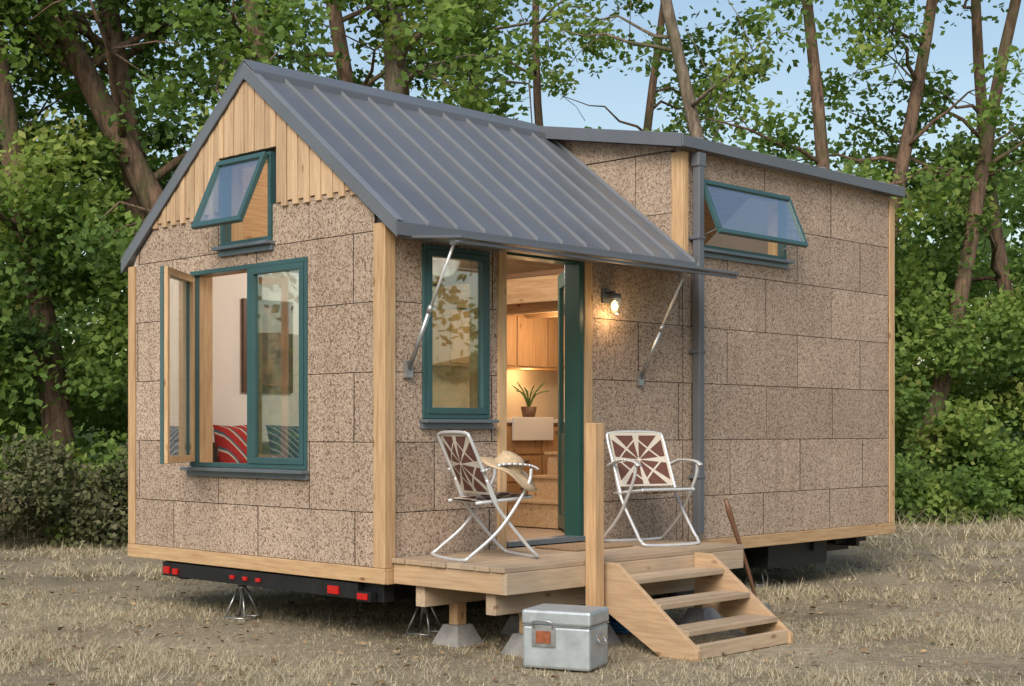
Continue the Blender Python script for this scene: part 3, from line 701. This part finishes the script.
def leaf_obj(name,C,R,n,size,tint,mat,parent=None,flat=.75):
    V,t=leaves(np.array(C,float),np.array(R,float),n,size,np.array(tint,float),flat)
    return np_mesh(name,V,np.arange(len(V)).reshape(-1,4),mat,t,parent)
LEAF=leaf_mat('maple_leaves',[(0,(.058,.10,.038)),(.3,(.125,.20,.06)),(.6,(.205,.30,.08)),(.85,(.31,.38,.11)),(1,(.44,.43,.15))],.45)
LEAFD=leaf_mat('woodland_leaves',[(0,(.06,.10,.04)),(.4,(.12,.20,.068)),(.8,(.20,.29,.09)),(1,(.29,.35,.12))],.35)
BRAM=leaf_mat('dry_bramble',[(0,(.05,.055,.032)),(.4,(.12,.135,.065)),(.7,(.19,.17,.11)),(1,(.29,.24,.17))],.2)
BARK1=bark_mat('bark_brown',(.06,.038,.026),(.27,.17,.115)); BARK2=bark_mat('bark_grey',(.09,.068,.05),(.30,.235,.18))
def tree(X0,Y0,X1,h,r0,seed,bark=BARK1,clump_lo=3.0,nl=15,leafn=150,dens=1.0,spread=3.0,front=.25):
    rs=random.Random(seed); e=empty('maple_tree',(X0,Y0,0)); mb=MB(); n=12; dx=X1-X0; ph=rs.uniform(0,6)
    P=[Vector((dx*(t**.9)*1.0+.14*math.sin(t*7+ph),.3*math.sin(t*4+ph),h*t)) for t in [i/n for i in range(n+1)]]
    P[0].x=0;P[0].y=0
    mb.tube(P,[r0*(1.25 if i==0 else 1-.72*(i/n)) for i in range(n+1)],bark,12)
    C=[];R=[]
    for k in range(nl):
        t=rs.uniform(.24,.85); i=int(t*n); f=t*n-i; b=P[i].lerp(P[min(i+1,n)],f)
        a=rs.uniform(0,2*math.pi); ln=rs.uniform(.6,1.1)*spread*(1.1-.5*t); d=Vector((math.cos(a),math.sin(a),rs.uniform(.1,.8)))
        pts=[b]; 
        for q in range(1,6): pts.append(b+d*ln*q/5+Vector((rs.uniform(-.12,.12),rs.uniform(-.12,.12),-.10*(q/5)**2*ln+rs.uniform(-.1,.1))))
        rb=r0*(1-.7*t)*.38; mb.tube(pts,[rb*(1-.8*q/5) for q in range(6)],bark,7)
        for q in range(2,6):
            for _ in range(2):
                c=pts[q]+Vector((rs.gauss(0,.5),rs.gauss(0,.5),rs.gauss(0,.45)))
                tx=P[min(n,max(0,int(c.z/h*n)))].x
                infront=c.y<.3 and abs(c.x-tx)<.75
                if rs.random()<.9*dens and not (infront and rs.random()>front): C.append(c); R.append(rs.uniform(.35,.8))
                if rs.random()<.5: mb.tube([pts[q],pts[q].lerp(c,.6)+Vector((0,0,.08)),c],[rb*.25,rb*.18,.006],bark,5)
    mb.build('trunk_and_limbs',e)
    keep=[(c,r) for c,r in zip(C,R) if c.z>clump_lo and c.z<11.5]
    if keep:
        tn=[min(1,max(0,rs.gauss(.50,.26))) for _ in keep]
        leaf_obj('crown',[tuple(c) for c,r in keep],[r for c,r in keep],leafn,.135,tn,LEAF,e)
    return e
def px(u,d): return (u-512)/1457*d
spec=[
 (55,20.6,0,13,.24),(-60,23,-90,13,.3),(330,21.5,70,15,.26),(160,22,110,14,.26),(285,21.8,255,14,.26),(395,22.5,335,14,.19),(405,22.0,385,14,.26),
 (470,26,480,14,.16),(575,27,545,13,.13),(625,26,655,13,.12),(765,23,680,14,.16),(832,24,812,14,.16),(850,25,912,14,.17),(900,24.5,1010,13.5,.17),(1045,26,985,14,.16),(1110,25,1150,13,.22)]
for i,(ub,d,ut,h,r) in enumerate(spec):
    right=ub>420
    tree(px(ub,d),d,px(ub,d)+(px(ut,d)-px(ub,d))*h/(8.0),h,r,100+i,BARK2 if i in (6,10,7) else BARK1,3.2 if right else 2.6,11 if right else 16,150,.52 if right else .85,2.7 if right else 3.0,.35 if i in (10,13) else .25)
rs=random.Random(5)
def band(name,n,u0,u1,d0,d1,hfun,rr,leafn,size,mat,tm=.45,z0=.1):
    C=[];R=[];T=[]
    for _ in range(n):
        u=rs.uniform(u0,u1); d=rs.uniform(d0,d1)+ (u-512)/1000*5; h=hfun(u,d); z=z0+(h-z0)*rs.random()**.9
        C.append((px(u,d),d,z)); R.append(rs.uniform(*rr)); T.append(min(1,max(0,rs.gauss(tm,.27))))
    return leaf_obj(name,C,R,leafn,size,T,mat)
band('understory_foliage',330,-150,1180,25,29,lambda u,d:5.2+.8*math.sin(u*.021)+.6*math.sin(u*.057),(.5,1.0),150,.17,LEAF,.5)
band('understory_foliage',130,-150,210,21.5,24,lambda u,d:4.8+1.0*math.sin(u*.03),(.35,.75),170,.13,LEAF,.62)
band('understory_foliage',150,880,1180,21.6,24,lambda u,d:4.4+.8*math.sin(u*.03),(.35,.8),170,.13,LEAF,.6)
band('understory_foliage',130,-150,1180,27,31,lambda u,d:(8.0 if u<500 else 6.6)+1.0*math.sin(u*.013),(.6,1.0),130,.19,LEAF,.45,3.5)
band('bramble_bush',75,-80,170,20.8,22.4,lambda u,d:1.1+.3*math.sin(u*.05),(.25,.5),180,.085,BRAM,.45,.1)
band('low_shrubs',90,850,1200,21.2,23.6,lambda u,d:1.0,(.3,.55),150,.12,LEAF,.5,.05)
C=[];R=[];T=[]
for _ in range(950):
    front=rs.random()<.55
    a=rs.uniform(math.radians(50),math.radians(130)) if front else rs.uniform(0,2*math.pi)
    r=rs.uniform(37,46); C.append((r*math.cos(a),10+r*math.sin(a)-4,rs.uniform(0,1)**.8*10)); R.append(rs.uniform(1.0,2.0)); T.append(min(1,max(0,rs.gauss(.42,.22))))
leaf_obj('distant_woodland',C,R,70,.42,T,LEAFD)
HILL=plain('wooded_hill',(.055,.085,.035),1,0,.5,1.2,.5,.1)
mb=MB(); vs=[];n=96
for k in range(n):
    a=2*math.pi*k/n; vs.append((47*math.cos(a),10+47*math.sin(a),-.02)); 
for k in range(n):
    a=2*math.pi*k/n; vs.append((54*math.cos(a),10+54*math.sin(a),4.5+1.0*math.sin(a*5)+.6*math.sin(a*13)))
for k in range(n):
    a=2*math.pi*k/n; vs.append((90*math.cos(a),10+90*math.sin(a),-.02))
mb.add(vs,[(i,(i+1)%n,n+(i+1)%n,n+i) for i in range(n)]+[(n+i,n+(i+1)%n,2*n+(i+1)%n,2*n+i) for i in range(n)],HILL,True); mb.build('hill')
# ------------------------------------------------------------------ LIGHT + CAMERA
w=bpy.data.worlds.new('World'); scene.world=w; w.use_nodes=True; nt=w.node_tree; bg=nt.nodes['Background']
sky=nt.nodes.new('ShaderNodeTexSky'); sky.sky_type='NISHITA'; sky.sun_disc=False; sky.sun_elevation=math.radians(38); sky.sun_rotation=math.radians(195)
sky.air_density=1.3; sky.dust_density=1.8; sky.ozone_density=.6; nt.links.new(sky.outputs[0],bg.inputs[0]); bg.inputs[1].default_value=.15
sl=bpy.data.lights.new('sun','SUN'); sl.energy=3.3; sl.angle=math.radians(36); sl.color=(1,.94,.84)
so=bpy.data.objects.new('sun',sl); scene.collection.objects.link(so); so.location=(0,0,30)
d=Vector((.20,.84,-math.tan(math.radians(38))*.87)); so.rotation_euler=d.to_track_quat('-Z','Y').to_euler()
cam=bpy.data.cameras.new('camera'); co=bpy.data.objects.new('camera',cam); scene.collection.objects.link(co); scene.camera=co
co.location=(0,0,1.527); co.rotation_euler=(math.radians(90),0,0); cam.sensor_width=36; cam.lens=1457/1024*36; cam.shift_y=87/1024; cam.clip_end=1000; cam.clip_start=.1
